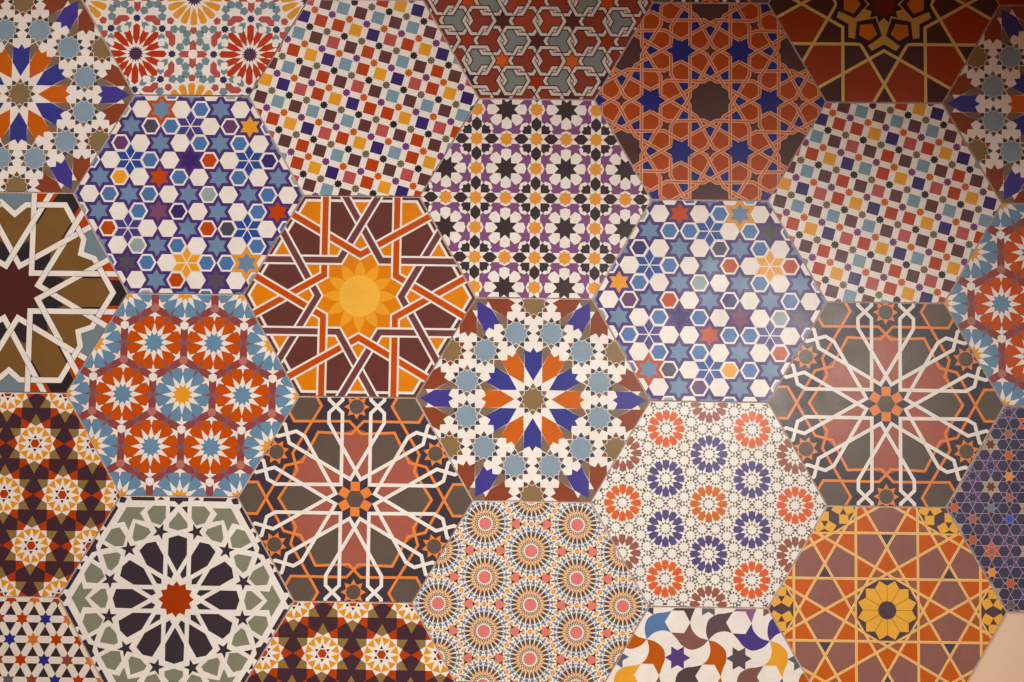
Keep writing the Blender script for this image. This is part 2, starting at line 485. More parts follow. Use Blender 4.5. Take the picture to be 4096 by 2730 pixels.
def pat_orange_rosettes():                                 # J: orange and blue rosettes in a maroon honeycomb
    OR, BL, MR, MG, PK, YE = (202,82,14), (108,144,172), (146,76,74), (136,98,104), (186,116,106), (236,154,44)
    P = Pat(MR); s = .514
    petal = [pol(.178,0), pol(.334,15), pol(.436,10.2), pol(.452,-1), pol(.45,-11.6), pol(.336,-14.7)]
    for i, j, o in tri_lattice(s, 0, 1.4):
        ring = abs(o) < .1 or abs(o) > .7
        pc, cc = (BL, YE) if ring else (OR, BL)
        for k in range(3):
            m = o+pol(s/2, 60*k)
            if abs(m) < 1.05:
                g = P.group('g')
                for a in (0, 180):
                    q = C((0,0),(-.066,.11),(-.066,.013),(-.17,0),(-.066,-.013),(-.066,-.11))
                    P.add('mauve_star', [z*s*pol(1, 60*k+a)+m for z in q], MG, 1, g)
        for k in (0, 1):
            c_ = o+pol(s/sqrt(3), 30+60*k)
            P.add('small_hexagon', ngon(6, .078*s, 30, c_), WHT if k == 0 else PK, 2)
        if abs(o) > 1.25: continue
        g = P.group('r')
        for k in range(6):
            for q in (petal, mir(petal)):
                a = 75 if q is petal else 105
                P.add('rosette', [z*s*pol(1, a+60*k)+o for z in q], pc, 2, g)
            wt = C((0,.512),(-.107,.441),(-.027,.441),(0,.352),(.027,.441),(.107,.441))
            P.add('white_star_tip', [z*s*pol(1, 60*k)+o for z in wt], WHT, 2, g)
        for k in range(12):
            P.add('rosette', [o+s*pol(.12,30*k), o+s*pol(.178,30*k+15), o+s*pol(.336,30*k), o+s*pol(.178,30*k-15)], WHT, 3, g)
        P.add('rosette', star(12, .168*s, .122*s, 15, o), cc, 4, g)
    return P

def pat_sun():                                             # K: yellow sun in a twelve-pointed strap star
    MB, OG, SU, PT, SR, SM = (104,60,54), (226,128, 26), (243,178,72), (238,158,50), (198,80,16), (114,70,70)
    P = Pat((98,58,54))
    P.add('white_border', ngon(6, .966), WHT, 1); P.add('brown_panel', ngon(6, .94), MB, 2)
    for k in range(6):
        P.add('orange_panel', rotp(C((1,0),(.88,.16),(.70,0),(.88,-.16)), 60*k) if False else clip_hex(rotp(C((.98,0),(.86,.19),(.66,0),(.86,-.19)), 60*k), .814), OG, 3)
        P.add('orange_panel', clip_hex(rotp(C((.64,0),(.84,.12),(.84,-.12)), 30+60*k), .814), OG, 3)
    for k in range(12): P.add('orange_panel', rotp(C((.37,0),(.44,.075),(.60,0),(.44,-.075)), 30*k), OG, 3)
    P.add('orange_field', star(12, .425, .375, 15), OG, 4)
    lens = smooth(C((.12,-.085),(.2,-.06),(.265,-.03),(.313,0)), 4)+smooth(C((.313,0),(.265,.03),(.2,.06),(.12,.085)), 4)[1:]
    lens2 = smooth(C((.165,-.043),(.2,-.047),(.25,-.034),(.313,0)), 4)+smooth(C((.313,0),(.25,.034),(.2,.047),(.165,.043)), 4)[1:]
    for k in range(12): P.add('sun_petal', rotp(lens2, 30*k), PT, 5)
    P.add('sun_disc', ngon(48, .177), SU, 6)
    lines = [[p+pol(.85, a+60), p, p+pol(.85, a-60)] for k in range(12) for a, p in ((30*k, pol(.357, 30*k)),)]
    weave(P, lines, lambda i: (WHT, .086, SM if i % 2 == 0 else SR, .052), 7)
    return P

def pat_orange_white_strapwork():                          # L: charcoal tile, white straps and orange ribbons
    DK, OL, BR, OG = (66,58,66), (98,86,76), (168,94,80), (236,132,68)
    P = Pat(DK)
    for k in range(6):
        P.add('brick_panel', rotp(C((-.11,.19),(.11,.19),(.11,.56),(0,.60),(-.11,.56)), 60*k), BR, 1)
        P.add('olive_panel', rotp(C((-.24,0),(-.43,.115),(-.575,.115),(-.64,0),(-.575,-.115),(-.43,-.115)), 60*k), OL, 1)
        P.add('olive_corner', rotp(C((-.775,0),(-.845,.128),(-1,.128),(-1,-.128),(-.845,-.128)), 60*k), OL, 1)
        o = pol(.7825, 30+60*k); g = P.group('s')
        P.add('small_sun', star(8, .108, .066, 30+60*k, o), OG, 1, g)
        P.add('small_sun', ngon(24, .062, 0, o), OL, 2, g)
    chain = C((-.357,.885),(-.301,.7885),(-.54,.382),(-.498,.239),(-.651,0),(-.498,-.239),(-.54,-.382),(-.301,-.7885),(-.357,-.885))
    e1 = C((-1.05,.137),(-.839,.137),(-.767,.01))
    st = C((.12,.12),(.123,.729),(.2365,.84),(.2365,.9))
    bd = [complex(-.038,.173)*.97, complex(.2365,.645), complex(.2365,.729), complex(.123,.84), complex(.123,.9)]
    c135 = pol(.17, 45)
    lines = []
    for k in range(6):
        for m in (0, 1):
            f = (lambda q: rotp(q if not m else [complex(-z.real, z.imag) for z in q], 60*k))
            # one corner of the twelve: a straight arm and a bent arm
            L1 = [complex(.123,.9), complex(.123,.84)][0:0]
            a_st = C((.121,.121),(.121,.729),(.236,.84),(.236,.93))
            # bent arm of the corner at 45 degrees runs along 0 degrees: the bent arm along 60 rotated by -60
            bent = rotp(C((.236,.645),(.236,.729),(.121,.84),(.121,.93)), -60)
            lines.append(f(a_st[::-1]+bent))
    lines = dedupe(lines)
    w2 = dedupe(R6(chain))
    lv = weave(P, w2, lambda i: (OG, .0225, OG, .022), 3, 'orange_ribbon', weaving=False)
    lv = weave(P, lines, lambda i: (WHT, .03, WHT, .029), lv, 'white_strap', weaving=False)
    P.add('centre_star', star(12, .20, .145, 0), DK, lv, 0)
    for k in range(6):
        P.add('centre_star', move(rotp(C((-.039,-.039),(.039,-.039),(.039,.039),(-.039,.039)), 60*k+30), pol(.107, 60*k+30)), OG, lv+1, 0)
    P.add('centre_star', ngon(6, .0775), OL, lv+2, 0)
    return P

def pat_dark_star_net():                                   # M: yellow rosettes in a dark plum and red star net
    DK, RD, OL, YE = (70,46,54), (184,66,18), (146,116,70), (230,148,44)
    P = Pat(DK); s = .5
    for i, j, o in tri_lattice(s, 0, 1.4):
        f = lambda q: [z*s+o for z in q]
        g = P.group('m')
        for k in range(6):
            P.add('red_kite', f(rotp(C((.29,0),(.352,.085),(.498,0),(.352,-.085)), 60*k)), RD, 1)
            P.add('olive_kite', f(rotp(C((0,.29),(.09,.352),(0,.51),(-.09,.352)), 60*k)), OL, 1)
        P.add('rosette', f([pol(.296 if k % 2 == 0 else .3635, 15*k) for k in range(24)]), WHT, 2, g)
        for k in range(12):
            P.add('rosette', f(inset_d([pol(.294, 30*k), pol(.294, 30*k+30), pol(.150, 30*k+15)], .0015)), YE, 3, g)
        for k in range(6):
            P.add('rosette', f(C((.147*0,.147),(.032,.09),(-.032,.09)) if k == 0 else rotp(C((0,.147),(.032,.09),(-.032,.09)), 60*k)), DK, 3, g)
        P.add('rosette', f(ngon(6, .08)), RD, 3, g)
    return P

def pat_navy_rosette():                                    # N: navy petals and green panels cut by broad white straps
    NV, GN, RD = (60,52,58), (136,135,116), (168,62,20)
    P = Pat(WHT)
    pt = C((.235,0),(.375,.081),(.513,.079),(.539,0),(.513,-.079),(.375,-.081))
    sm = C((.185,.0),(.215,.032),(.30,.008),(.30,-.008),(.215,-.032))
    hs = C((.578,0),(.600,.079),(.64,.079),(.735,0),(.64,-.079),(.600,-.079))
    gm = C((.655,.03),(.70,.082),(.755,.086),(.822,.02),(.80,-.06),(.735,-.092),(.672,-.05))
    for k in range(12):
        P.add('navy_petal', rotp(pt, 30*k), NV, 1)
        P.add('navy_kite', rotp([pol(.180,0), pol(.212,7.5), pol(.315,0), pol(.212,-7.5)], 30*k+15), NV, 1)
        P.add('green_house', rotp(hs, 30*k), GN, 1)
        P.add('five_pointed_star', star(5, .074, .029, 30*k+15+180, pol(.588, 30*k+15)), NV, 1)
    P.add('centre_star', star(12, .152, .117, 0), RD, 1)
    for q in D6(C((-.270,.733),(-.219,.785),(-.110,.785),(-.110,.684),(-.15,.622),(-.228,.645))): P.add('green_panel', q, GN, 1)
    for k in range(6):
        P.add('green_arrow', rotp(C((.81,.138),(.79,.076),(.708,.08),(.775,0),(.708,-.08),(.79,-.076),(.81,-.138),(.89,0)), 60*k), GN, 1)
        for q in (C((-.08,.88),(-.08,.825),(-.035,.825),(0,.793),(.035,.825),(.08,.825),(.08,.88)), C((.215,.88),(.205,.828),(.40,.828),(.425,.88)),
                  C((-.215,.88),(-.205,.828),(-.40,.828),(-.425,.88)), C((.12,.835),(.155,.865),(.185,.835)), C((-.12,.835),(-.155,.865),(-.185,.835)),
                  C((.025,.775),(.075,.785),(.075,.72)), C((-.025,.775),(-.075,.785),(-.075,.72))):
            P.add('navy_edge', rotp(q, 60*k), NV, 1)
        P.add('navy_edge', rotp(C((.93,0),(.955,.04),(1,0),(.955,-.04)), 60*k), NV, 1)
    return P

def pat_pink_mandalas():                                   # O: fine mandalas with pink centres
    PK, DK, YE, BL, PU = (222,122,118), (94,77,71), (232,144,38), (92,124,166), (90,64,98)
    P = Pat((241,229,214)); s = .450
    for i, j, o in tri_lattice(s, 30, 1.4):
        f = lambda q: [z*s+o for z in q]
        g = P.group('o')
        for k in range(24):
            a = 15*k
            P.add('mandala', f(rotp([pol(.225,0), pol(.292,5.3), pol(.377,5.4), pol(.352,0), pol(.377,-5.4), pol(.292,-5.3)], a+7.5)), DK, 1, g)
            P.add('mandala', f([pol(.168,a), pol(.222,a+5.0), pol(.312,a), pol(.222,a-5.0)]), YE, 2, g)
            P.add('mandala', f([pol(.152,a+7.5), pol(.182,a+12.4), pol(.214,a+7.5), pol(.182,a+2.6)]), DK, 3, g)
            P.add('mandala', f([pol(.134,a), pol(.153,a+5.2), pol(.172,a), pol(.153,a-5.2)]), (60,48,46), 4, g)
            P.add('mandala', f([pol(.364,a+7.5), pol(.39,a+11.6), pol(.430,a+11.0), pol(.430,a+4.0), pol(.39,a+3.4)]), BL, 5, g)
            P.add('mandala', f([pol(.436,a+7.5+2.6), pol(.498,a+7.5), pol(.436,a+7.5-2.6)]), PU, 1, g)
            P.add('mandala', f([pol(.405,a+1.5), pol(.424,a+2.2), pol(.424,a-2.2), pol(.405,a-1.5)]), DK, 1, g)
        P.add('mandala', f(star(24, .121, .111, 0)), PK, 6, g)
        for k in range(3):
            m = o+pol(s/2, 30+60*k); t = 30+60*k
            if abs(m) > 1.05: continue
            h = P.group('e')
            F = lambda q: [z*s*pol(1, t-90)+m for z in q]
            for q in (C((-.055,.004),(.055,.004),(0,.055)), C((-.055,-.004),(.055,-.004),(0,-.055)),
                      C((.085,.012),(.125,.06),(.165,.022)), C((.085,-.012),(.125,-.06),(.165,-.022)), C((-.085,.012),(-.125,.06),(-.165,.022)), C((-.085,-.012),(-.125,-.06),(-.165,-.022))):
                P.add('yellow_fan', F(q), YE, 3, h)
            for q in (C((.09,0),(.19,.018),(.19,-.018)), C((-.09,0),(-.19,.018),(-.19,-.018))): P.add('yellow_fan', F(q), DK, 4, h)
        for k in (0, 1):
            c_ = o+pol(s/sqrt(3), 60*k); h = P.group('h')
            P.add('pink_hexagon', ngon(6, .086*s, 30, c_), PK, 7, h)
            for t in range(3):
                a = 60*k+180+120*t
                P.add('pink_hexagon', [c_+s*pol(.082, a-32), c_+s*pol(.082, a+32), c_+s*pol(.135, a)], YE, 5, h)
                P.add('pink_hexagon', [c_+s*pol(.085, a+60-28), c_+s*pol(.1, a+60-30), c_+s*pol(.108, a+60), c_+s*pol(.1, a+60+30), c_+s*pol(.085, a+60+28)], (52,42,40), 6, h)
    return P

def pat_small_rosettes():                                  # P: small blue, orange and brown rosettes on white
    RE, PU, OC, BR, DG = (222,98,52), (88,78,126), (206,106,48), (154,94,80), (104,96,80)
    P = Pat(WHT); s = .4213
    pt = C((.145,0),(.24,.067),(.378,.067),(.358,.035),(.388,0),(.358,-.035),(.378,-.067),(.24,-.067))
    pts = {}
    for i, j, o in tri_lattice(s, 30, 1.3):
        d = abs(o); c = OC if d < .1 else PU if d < .5 else RE if d < .78 else BR
        g = P.group('p')
        for k in range(12):
            P.add('rosette', [z*s*pol(1, 30*k)+o for z in pt], c, 1, g)
            q = o+s*pol(.516, 15+30*k); pts[(round(q.real/s*8), round(q.imag/s*8))] = q
        pts[(round(o.real/s*8), round(o.imag/s*8))] = o
        for k in range(6):                                # little knots where the small medallions meet
            for (r_, a_) in ((.577, 60*k), (.5, 30+60*k)):
                q = o+s*pol(r_, a_)
                if abs(q) < 1: pts.setdefault(('t', round(q.real/s*8), round(q.imag/s*8)), q)
    for key, q in pts.items():
        if abs(q) > 1.05: continue
        if key[0] == 't':
            P.add('grey_triangles', ngon(4, .034*s, 45, q), DG, 3, 0); continue
        for k in range(12):
            a = 30*k
            P.add('grey_triangles', [q+s*pol(.082, a), q+s*pol(.108, a+13), q+s*pol(.138, a), q+s*pol(.108, a-13)], DG, 2, 0)
    return P

def pat_swirls():                                          # Q: curling leaves, stars and hexagons
    K = dict(b=(92,124,166), k=(190,88,26), p=(94,76,82), m=(132,90,82), i=(78,64,130), y=(238,160,54), d=(80,68,64), v=(138,98,144))
    P = Pat(WHT); s = .515
    lobe = smooth(C((0,0),(-.0373,.139),(0,.318),(.134,.415),(.269,.437),(.403,.467)), 6)+C((.291,.288),)+smooth(C((.388,.116),(.269,.146),(.119,.109),(0,0)), 6)[:-1]
    tabp = {(-1,0): 'bkk', (0,0): 'pmk', (1,0): 'yyy'}
    for i, j, o in tri_lattice(s, 0, 1.4):
        sc = {(-1, 1): (90,68,128), (0, 1): (92,78,84)}.get((i, j), ((94,102,112), (132,90,82), (80,70,76))[(i+2*j) % 3])
        P.add('star', star(6, .209*s, .1205*s, 0, o), sc, 2)
        q = o+pol(s/sqrt(3), 30)                          # pinwheel centre
        cols = {(-2, 1): 'bkk', (-1, 1): 'pmk', (0, 1): 'iiy', (-2, 0): 'ykm', (-1, 0): 'dmk', (0, 0): 'mkb', (-2, 2): 'kbd', (-1, 2): 'kpv'}.get((i, j), 'kpi')
        for k in range(3):
            P.add('curling_leaf', [z*s*pol(1, 120*k)+q for z in lobe], K[cols[k]], 1)
    return P

def pat_flower_lines():                                    # R: yellow flower among ruled mauve and orange panels
    MV, OG, YE, DK, BN = (148,100,92), (202,94,38), (240,172,68), (84,68,76), (160,96,70)
    LN, LE = (240,180,100), (250,214,160)
    P = Pat(MV)
    cells = [ngon(6, RP)]
    lines = []
    for k in range(3):
        for d in (.26, -.26, .782, -.782): lines.append((pol(1, 60*k), d))
        for d in (.26, -.26, .643, -.643): lines.append((pol(1, 30+60*k), d))
    for n, d in lines:
        new = []
        for c in cells:
            a = clip_half(c, n, d); b = clip_half(c, -n, -d)
            if len(a) > 2 and area(a) > 1e-6: new.append(a)
            if len(b) > 2 and area(b) > 1e-6: new.append(b)
        cells = new
    smp = [(-.125,.507,MV),(-.176,.357,OG),(.005,.407,OG),(.005,.6,DK),(-.166,.739,OG),(0,.77,MV),(-.216,.236,BN),(-.513,.538,OG),(-.513,.317,DK),(-.678,.417,MV),(-.688,.216,OG),
           (-.467,.166,MV),(-.648,0,OG),(-.417,0,OG),(-.317,.196,OG),(0,.281,DK),(-.22,.30,BN),(-.36,.12,BN),(-.73,.23,BN),(-.72,.05,BN),(-.79,.3,OG),(.1,.84,MV),(-.36,.80,OG),(-.5,.62,BN),(-.24,.69,BN)]
    def fold(z):
        a = math.degrees(cmath.phase(z)) % 60; a = min(a, 60-a); return pol(abs(z), a)
    S = [(fold(complex(x, y)), c) for x, y, c in smp]
    for c in cells:
        m = fold(sum(c)/len(c)); best = min(S, key=lambda t: abs(t[0]-m))
        cc = best[1]
        if area(c) < .0016 and abs(best[0]-m) > .03: cc = BN
        P.add('panel', c, cc, 1)
    for i, (n, d) in enumerate(lines):
        t = n*1j; o = n*d; lv = 2+(i//8)*2+(0 if i % 8 < 4 else 1)
        P.add('ruled_line', ribbon([o-t*1.1, o+t*1.1], .0205)[0], LE, lv, i)
        P.add('ruled_line', ribbon([o-t*1.1, o+t*1.1], .0125)[0], LN, lv+6, i)
    P.add('dark_medallion', ngon(12, .262, 15), DK, 14)
    P.add('flower', star(12, .253, .205, 15), YE, 15, 0)
    for k in range(12): P.add('flower', ribbon([pol(.06, 30*k), pol(.206, 30*k)], .0045)[0], (150,92,52), 16, 0)
    P.add('flower', ngon(32, .076), DK, 17, 0)
    for k in range(6):
        o = pol(1.04, 60*k); g = P.group('c')
        P.add('corner_medallion', ngon(12, .262, 15, o), DK, 14, g)
        sq = C((-.039,-.039),(.039,-.039),(.039,.039),(-.039,.039))
        for (px_, py_, ra) in ((.163,.066,-30),(.163,-.066,30),(.060,.066,30),(.060,-.066,-30),(.112,.146,0),(.112,-.146,0),(.034,.146,0),(.034,-.146,0)):
            P.add('corner_medallion', move(rotp(move(rotp(sq, ra), complex(px_, py_)), 60*k+180), pol(.998, 60*k)), YE, 15, g)
    return P

def pat_dark_small_stars():                                # S: fine pale lines, small stars on slate violet
    DK, PU, TN, MR, RE, PK, GB, BL, OG, LI, OLV = (72,66,90), (104,86,126), (176,160,130), (110,66,60), (200,96,58), (174,106,96), (120,132,142), (78,94,200), (236,150,58), (222,204,204), (112,100,90)
    P = Pat(LI); s = .179; ln = .0021
    tab = {(-6,0): (RE,DK), (-6,-1): (DK,TN), (-6,1): (DK,TN), (-5,1): (DK,PU), (-5,0): (DK,PU), (-5,-1): (PK,DK), (-5,-2): (RE,DK), (-4,3): (MR,TN), (-4,2): (DK,PU), (-4,1): (MR,TN), (-4,0): (GB,DK), (-4,-1): (DK,PU), (-4,-2): (PK,RE), (-4,-3): (OG,DK), (-4,-4): (DK,TN),
           (-3,4): (DK,PU), (-3,3): (PK,DK), (-3,2): (RE,DK), (-3,1): (OG,DK), (-3,0): (PK,DK), (-3,-1): (BL,DK), (-3,-2): (DK,PU), (-3,-3): (DK,PU), (-3,-4): (RE,DK), (-3,-5): (OLV,DK),
           (-2,4): (DK,RE), (-2,3): (PK,DK), (-2,2): (GB,DK), (-2,1): (PK,DK), (-2,0): (MR,TN), (-2,-1): (DK,PU), (-2,-2): (MR,TN), (-2,-3): (PK,DK), (-2,-4): (DK,PU)}
    rnd = random.Random(3)
    for c in range(-7, 8):
        for r in range(-7, 8):
            y = r+(.5 if c % 2 else 0)
            o = complex(c*s*sqrt(3)/2, y*s)
            if abs(o) > 1.1: continue
            sc, kc = tab.get((c, r), rnd.choice([(PK,DK), (DK,PU), (RE,DK), (MR,TN), (OG,DK)]))
            P.add('small_star', inset_d(star(6, .2815*s, .165*s, 0, o), ln/2), sc, 1)
            for k in range(6):
                a = 30+60*k
                P.add('kites', inset_d([o+s*pol(.165, a), o+s*pol(.2815, a+30), o+s*pol(.5, a), o+s*pol(.2815, a-30)][::1], ln/2), kc, 1, 0)
            for a in (0, 60):
                P.add('dark_hexagons', inset_d(ngon(6, .2887*s, 0, o+pol(s/sqrt(3), a)), ln/2), DK, 1, 0)
    return P

def pat_star_lattice():                                    # T: small stars, dark triangles and white bars
    NV = (60,48,50)
    K = dict(r=(182,66,14), b=(46,58,132), m=(148,76,60), o=(214,118,54), g=(106,98,106))
    P = Pat((236,222,208)); s = .198
    rows = {6: 'ro', 4: None}
    rnd = random.Random(5)
    tab = {4: ('mrbo', -0.0), 3: ('bor o', 0), 2: ('mrbmo', 0), 1: ('gmbro', 0)}
    for i, j, o in tri_lattice(s, 0, 1.15):
        y = j; x = o.real/s
        ch = None
        if y == 4: ch = {0: 'm', 1: 'r', 2: 'b', 3: 'o'}.get(round(x))
        if y == 3: ch = {-.5: 'b', .5: 'b', 1.5: 'o', 2.5: 'r', 3.5: 'r'}.get(round(x*2)/2)
        if y == 2: ch = {0: 'm', 1: 'r', 2: 'b', 3: 'm', 4: 'o'}.get(round(x))
        if y == 1: ch = {-.5: 'g', .5: 'g', 1.5: 'm', 2.5: 'b', 3.5: 'r', 4.5: 'o'}.get(round(x*2)/2)
        if y == 5: ch = {-.5: 'b', .5: 'r', 1.5: 'o'}.get(round(x*2)/2)
        P.add('small_star', star(6, .30*s, .173*s, 30, o), K[ch or rnd.choice('rbmog')], 1)
        for k in (0, 1):
            c_ = o+pol(s/sqrt(3), 30+60*k)
            P.add('dark_triangles', ngon(3, .277*s, 90 if k == 0 else 30, c_), NV, 1, 0)
    return P

# ------------------------------------------------------------------ materials
def nodes(name):
    m = bpy.data.materials.new(name); m.use_nodes = True; nt = m.node_tree; b = nt.nodes['Principled BSDF']
    return m, nt, b
def tex(nt, kind, scale, **kw):
    tc = nt.nodes.get('tc') or nt.nodes.new('ShaderNodeTexCoord'); tc.name = 'tc'
    n = nt.nodes.new(kind); n.inputs['Scale'].default_value = scale
    for k, v in kw.items(): n.inputs[k].default_value = v
    geo = nt.nodes.get('geo') or nt.nodes.new('ShaderNodeNewGeometry'); geo.name = 'geo'
    nt.links.new(geo.outputs['Position'], n.inputs['Vector']); return n
def ramp(nt, src, p0, c0, p1, c1):
    r = nt.nodes.new('ShaderNodeValToRGB'); e = r.color_ramp.elements
    e[0].position = p0; e[0].color = (c0, c0, c0, 1) if not isinstance(c0, tuple) else (*c0, 1)
    e[1].position = p1; e[1].color = (c1, c1, c1, 1) if not isinstance(c1, tuple) else (*c1, 1)
    nt.links.new(src, r.inputs[0]); return r
def mul(nt, a, b, fac=1.0, mode='MULTIPLY'):
    x = nt.nodes.new('ShaderNodeMix'); x.data_type = 'RGBA'; x.blend_type = mode; x.inputs[0].default_value = fac
    nt.links.new(a, x.inputs[6]); nt.links.new(b, x.inputs[7]); return x.outputs[2]

def print_material():
    m, nt, b = nodes('printed_glaze')
    at = nt.nodes.new('ShaderNodeAttribute'); at.attribute_name = 'print_colour'
    fine = ramp(nt, tex(nt, 'ShaderNodeTexNoise', 900, Detail=3.0).outputs['Fac'], .30, .95, .70, 1.05)
    blot = ramp(nt, tex(nt, 'ShaderNodeTexNoise', 38, Detail=6.0, Roughness=.62).outputs['Fac'], .30, .93, .70, 1.05)
    c = mul(nt, at.outputs['Color'], fine.outputs[0]); c = mul(nt, c, blot.outputs[0])
    # rubbed spots: pale specks and thin dull smears
    sp = tex(nt, 'ShaderNodeTexNoise', 170, Detail=5.0, Roughness=.75)
    spm = ramp(nt, sp.outputs['Fac'], .735, 0.0, .78, .30)
    mx = nt.nodes.new('ShaderNodeMix'); mx.data_type = 'RGBA'
    nt.links.new(spm.outputs[0], mx.inputs[0]); nt.links.new(c, mx.inputs[6]); mx.inputs[7].default_value = (.62, .55, .48, 1)
    nt.links.new(mx.outputs[2], b.inputs['Base Color'])
    rg = ramp(nt, tex(nt, 'ShaderNodeTexNoise', 26, Detail=6.0, Roughness=.6).outputs['Fac'], .3, .27, .7, .39)
    nt.links.new(rg.outputs[0], b.inputs['Roughness'])
    b.inputs['IOR'].default_value = 1.5; b.inputs['Specular IOR Level'].default_value = .27
    bp = nt.nodes.new('ShaderNodeBump'); bp.inputs['Strength'].default_value = .10; bp.inputs['Distance'].default_value = .0006
    nz = tex(nt, 'ShaderNodeTexNoise', 420, Detail=4.0)
    nt.links.new(nz.outputs['Fac'], bp.inputs['Height']); nt.links.new(bp.outputs['Normal'], b.inputs['Normal'])
    return m
def plain_material(name, c0, c1, scale, rough, bump, dist):
    m, nt, b = nodes(name)
    n = tex(nt, 'ShaderNodeTexNoise', scale, Detail=8.0, Roughness=.6)
    r = ramp(nt, n.outputs['Fac'], .3, c0, .7, c1); nt.links.new(r.outputs[0], b.inputs['Base Color'])
    b.inputs['Roughness'].default_value = rough
    bp = nt.nodes.new('ShaderNodeBump'); bp.inputs['Strength'].default_value = bump; bp.inputs['Distance'].default_value = dist
    n2 = tex(nt, 'ShaderNodeTexNoise', scale*3, Detail=6.0)
    nt.links.new(n2.outputs['Fac'], bp.inputs['Height']); nt.links.new(bp.outputs['Normal'], b.inputs['Normal'])
    return m
M_PRINT = print_material()
M_BODY = plain_material('ceramic_body', lin((196,176,156)), lin((218,200,182)), 120, .6, .3, .001)
M_GROUT = plain_material('grout', lin((164,142,132)), lin((206,187,176)), 260, .92, .8, .002)
M_WALL = plain_material('painted_plaster', lin((230,200,170)), lin((235,207,178)), 14, .85, .12, .001)

# ------------------------------------------------------------------ meshes
def mesh_of(name, shapes):
    verts, faces, cols = [], [], []
    for pts, c, lv in shapes:
        z = TH+STEP*(lv+1); k = len(verts)
        a = sum((pts[i].conjugate()*pts[(i+1) % len(pts)]).imag for i in range(len(pts)))
        if a < 0: pts = pts[::-1]
        verts += [(p.real*PITCH, p.imag*PITCH, z) for p in pts]
        faces.append(tuple(range(k, k+len(pts)))); l = ink(c); cols += [l[0], l[1], l[2], 1.0]*len(pts)
    me = bpy.data.meshes.new(name); me.from_pydata(verts, [], faces)
    at = me.color_attributes.new('print_colour', 'FLOAT_COLOR', 'CORNER'); at.data.foreach_set('color', cols)
    me.materials.append(M_PRINT); me.update(); return me

def body_mesh():
    bv = .0004; verts, faces = [], []
    ro = R*PITCH
    for r, z in ((ro, 0), (ro, TH-bv), (ro-bv*.35, TH-bv*.35), (ro-bv, TH)):
        verts += [(r*math.cos(radians(60*k)), r*math.sin(radians(60*k)), z) for k in range(6)]
    for i in range(3):
        for k in range(6):
            faces.append((6*i+k, 6*i+(k+1) % 6, 6*i+6+(k+1) % 6, 6*i+6+k))
    faces.append(tuple(range(18, 24))); faces.append(tuple(range(5, -1, -1)))
    me = bpy.data.meshes.new('body'); me.from_pydata(verts, [], faces); me.materials.append(M_BODY); me.update(); return me

# ------------------------------------------------------------------ wall
def grid(c, r): return complex((1.5*c-4.5)*PITCH, -(sqrt(3)*(r+(.5 if c % 2 == 0 else 0))-2.6)*PITCH)

TILES = [  # column, row, design, name, label
 (0,-1,'G','hexagon_tile','sliver of a red and brown tile with ochre lines in the top left corner'),
 (0,0,'A','hexagon_tile','blue and orange rosette tile at the top left, above the olive tile'),
 (0,1,'I','hexagon_tile','olive tile with broad white straps and a dark maroon centre star'),
 (0,2,'M','hexagon_tile','plum and red tile with yellow rosettes, at the left edge under the olive tile'),
 (0,3,'T','hexagon_tile','white tile of small coloured stars and dark triangles in the bottom left corner'),
 (1,0,'B','hexagon_tile','white ornament tile with red and yellow sixteen petal rosettes, cut by the top edge'),
 (1,1,'C1','hexagon_tile','star and hexagon tile with a solid indigo star, left of the sun tile'),
 (1,2,'J','hexagon_tile','complete orange and blue rosette tile with maroon honeycomb bands'),
 (1,3,'N','hexagon_tile','navy, grey green and cream strap tile with a small red star in its centre'),
 (2,-1,'H','hexagon_tile','patterned tile showing only as a thin strip above the upper left chequered tile'),
 (2,0,'D','hexagon_tile','chequered tile of tilted coloured squares above the sun tile'),
 (2,1,'K','hexagon_tile','orange and brown strapwork tile with a yellow sun'),
 (2,2,'L','hexagon_tile','charcoal tile with white straps and orange ribbons directly under the sun tile'),
 (2,3,'M','hexagon_tile','plum and red tile with yellow rosettes, cut off by the bottom edge'),
 (3,0,'E','hexagon_tile','brick red and grey tile of linked white hexagon rings at the top'),
 (3,1,'H','hexagon_tile','white tile with black eight pointed stars, purple stars and yellow stars'),
 (3,2,'A','hexagon_tile','complete blue and orange rosette tile in the middle with light blue star medallions'),
 (3,3,'O','hexagon_tile','finely drawn tile of mandalas with pink centres'),
 (4,-1,'L','hexagon_tile','dark tile showing only as a thin strip above the red and blue strapwork tile'),
 (4,0,'F','hexagon_tile','red strapwork tile with blue stars and a dark brown centre'),
 (4,1,'C2','hexagon_tile','star and hexagon tile with a gold flower at right, under the red strapwork tile'),
 (4,2,'P','hexagon_tile','white tile with small violet, orange and brown rosettes'),
 (4,3,'Q','hexagon_tile','white tile with curling leaves, hexagons and stars at the bottom'),
 (5,0,'G','hexagon_tile','dark red tile with ochre lines and an orange medallion in the shaded top right'),
 (5,1,'D','hexagon_tile','chequered tile of tilted coloured squares at the right, above a charcoal tile'),
 (5,2,'L','hexagon_tile','charcoal tile with white straps and orange ribbons at the right, above the yellow flower tile'),
 (5,3,'R','hexagon_tile','mauve and orange tile ruled with yellow lines around a yellow flower'),
 (6,-1,'X','hexagon_tile','dark red sliver of a tile in the top right corner'),
 (6,0,'A','hexagon_tile','shaded blue and orange rosette tile at the right edge under the top corner'),
 (6,1,'J','hexagon_tile','orange and blue rosette tile cut off by the right edge'),
 (6,2,'S','hexagon_tile','slate violet tile of fine lines and small stars at the right edge'),
]
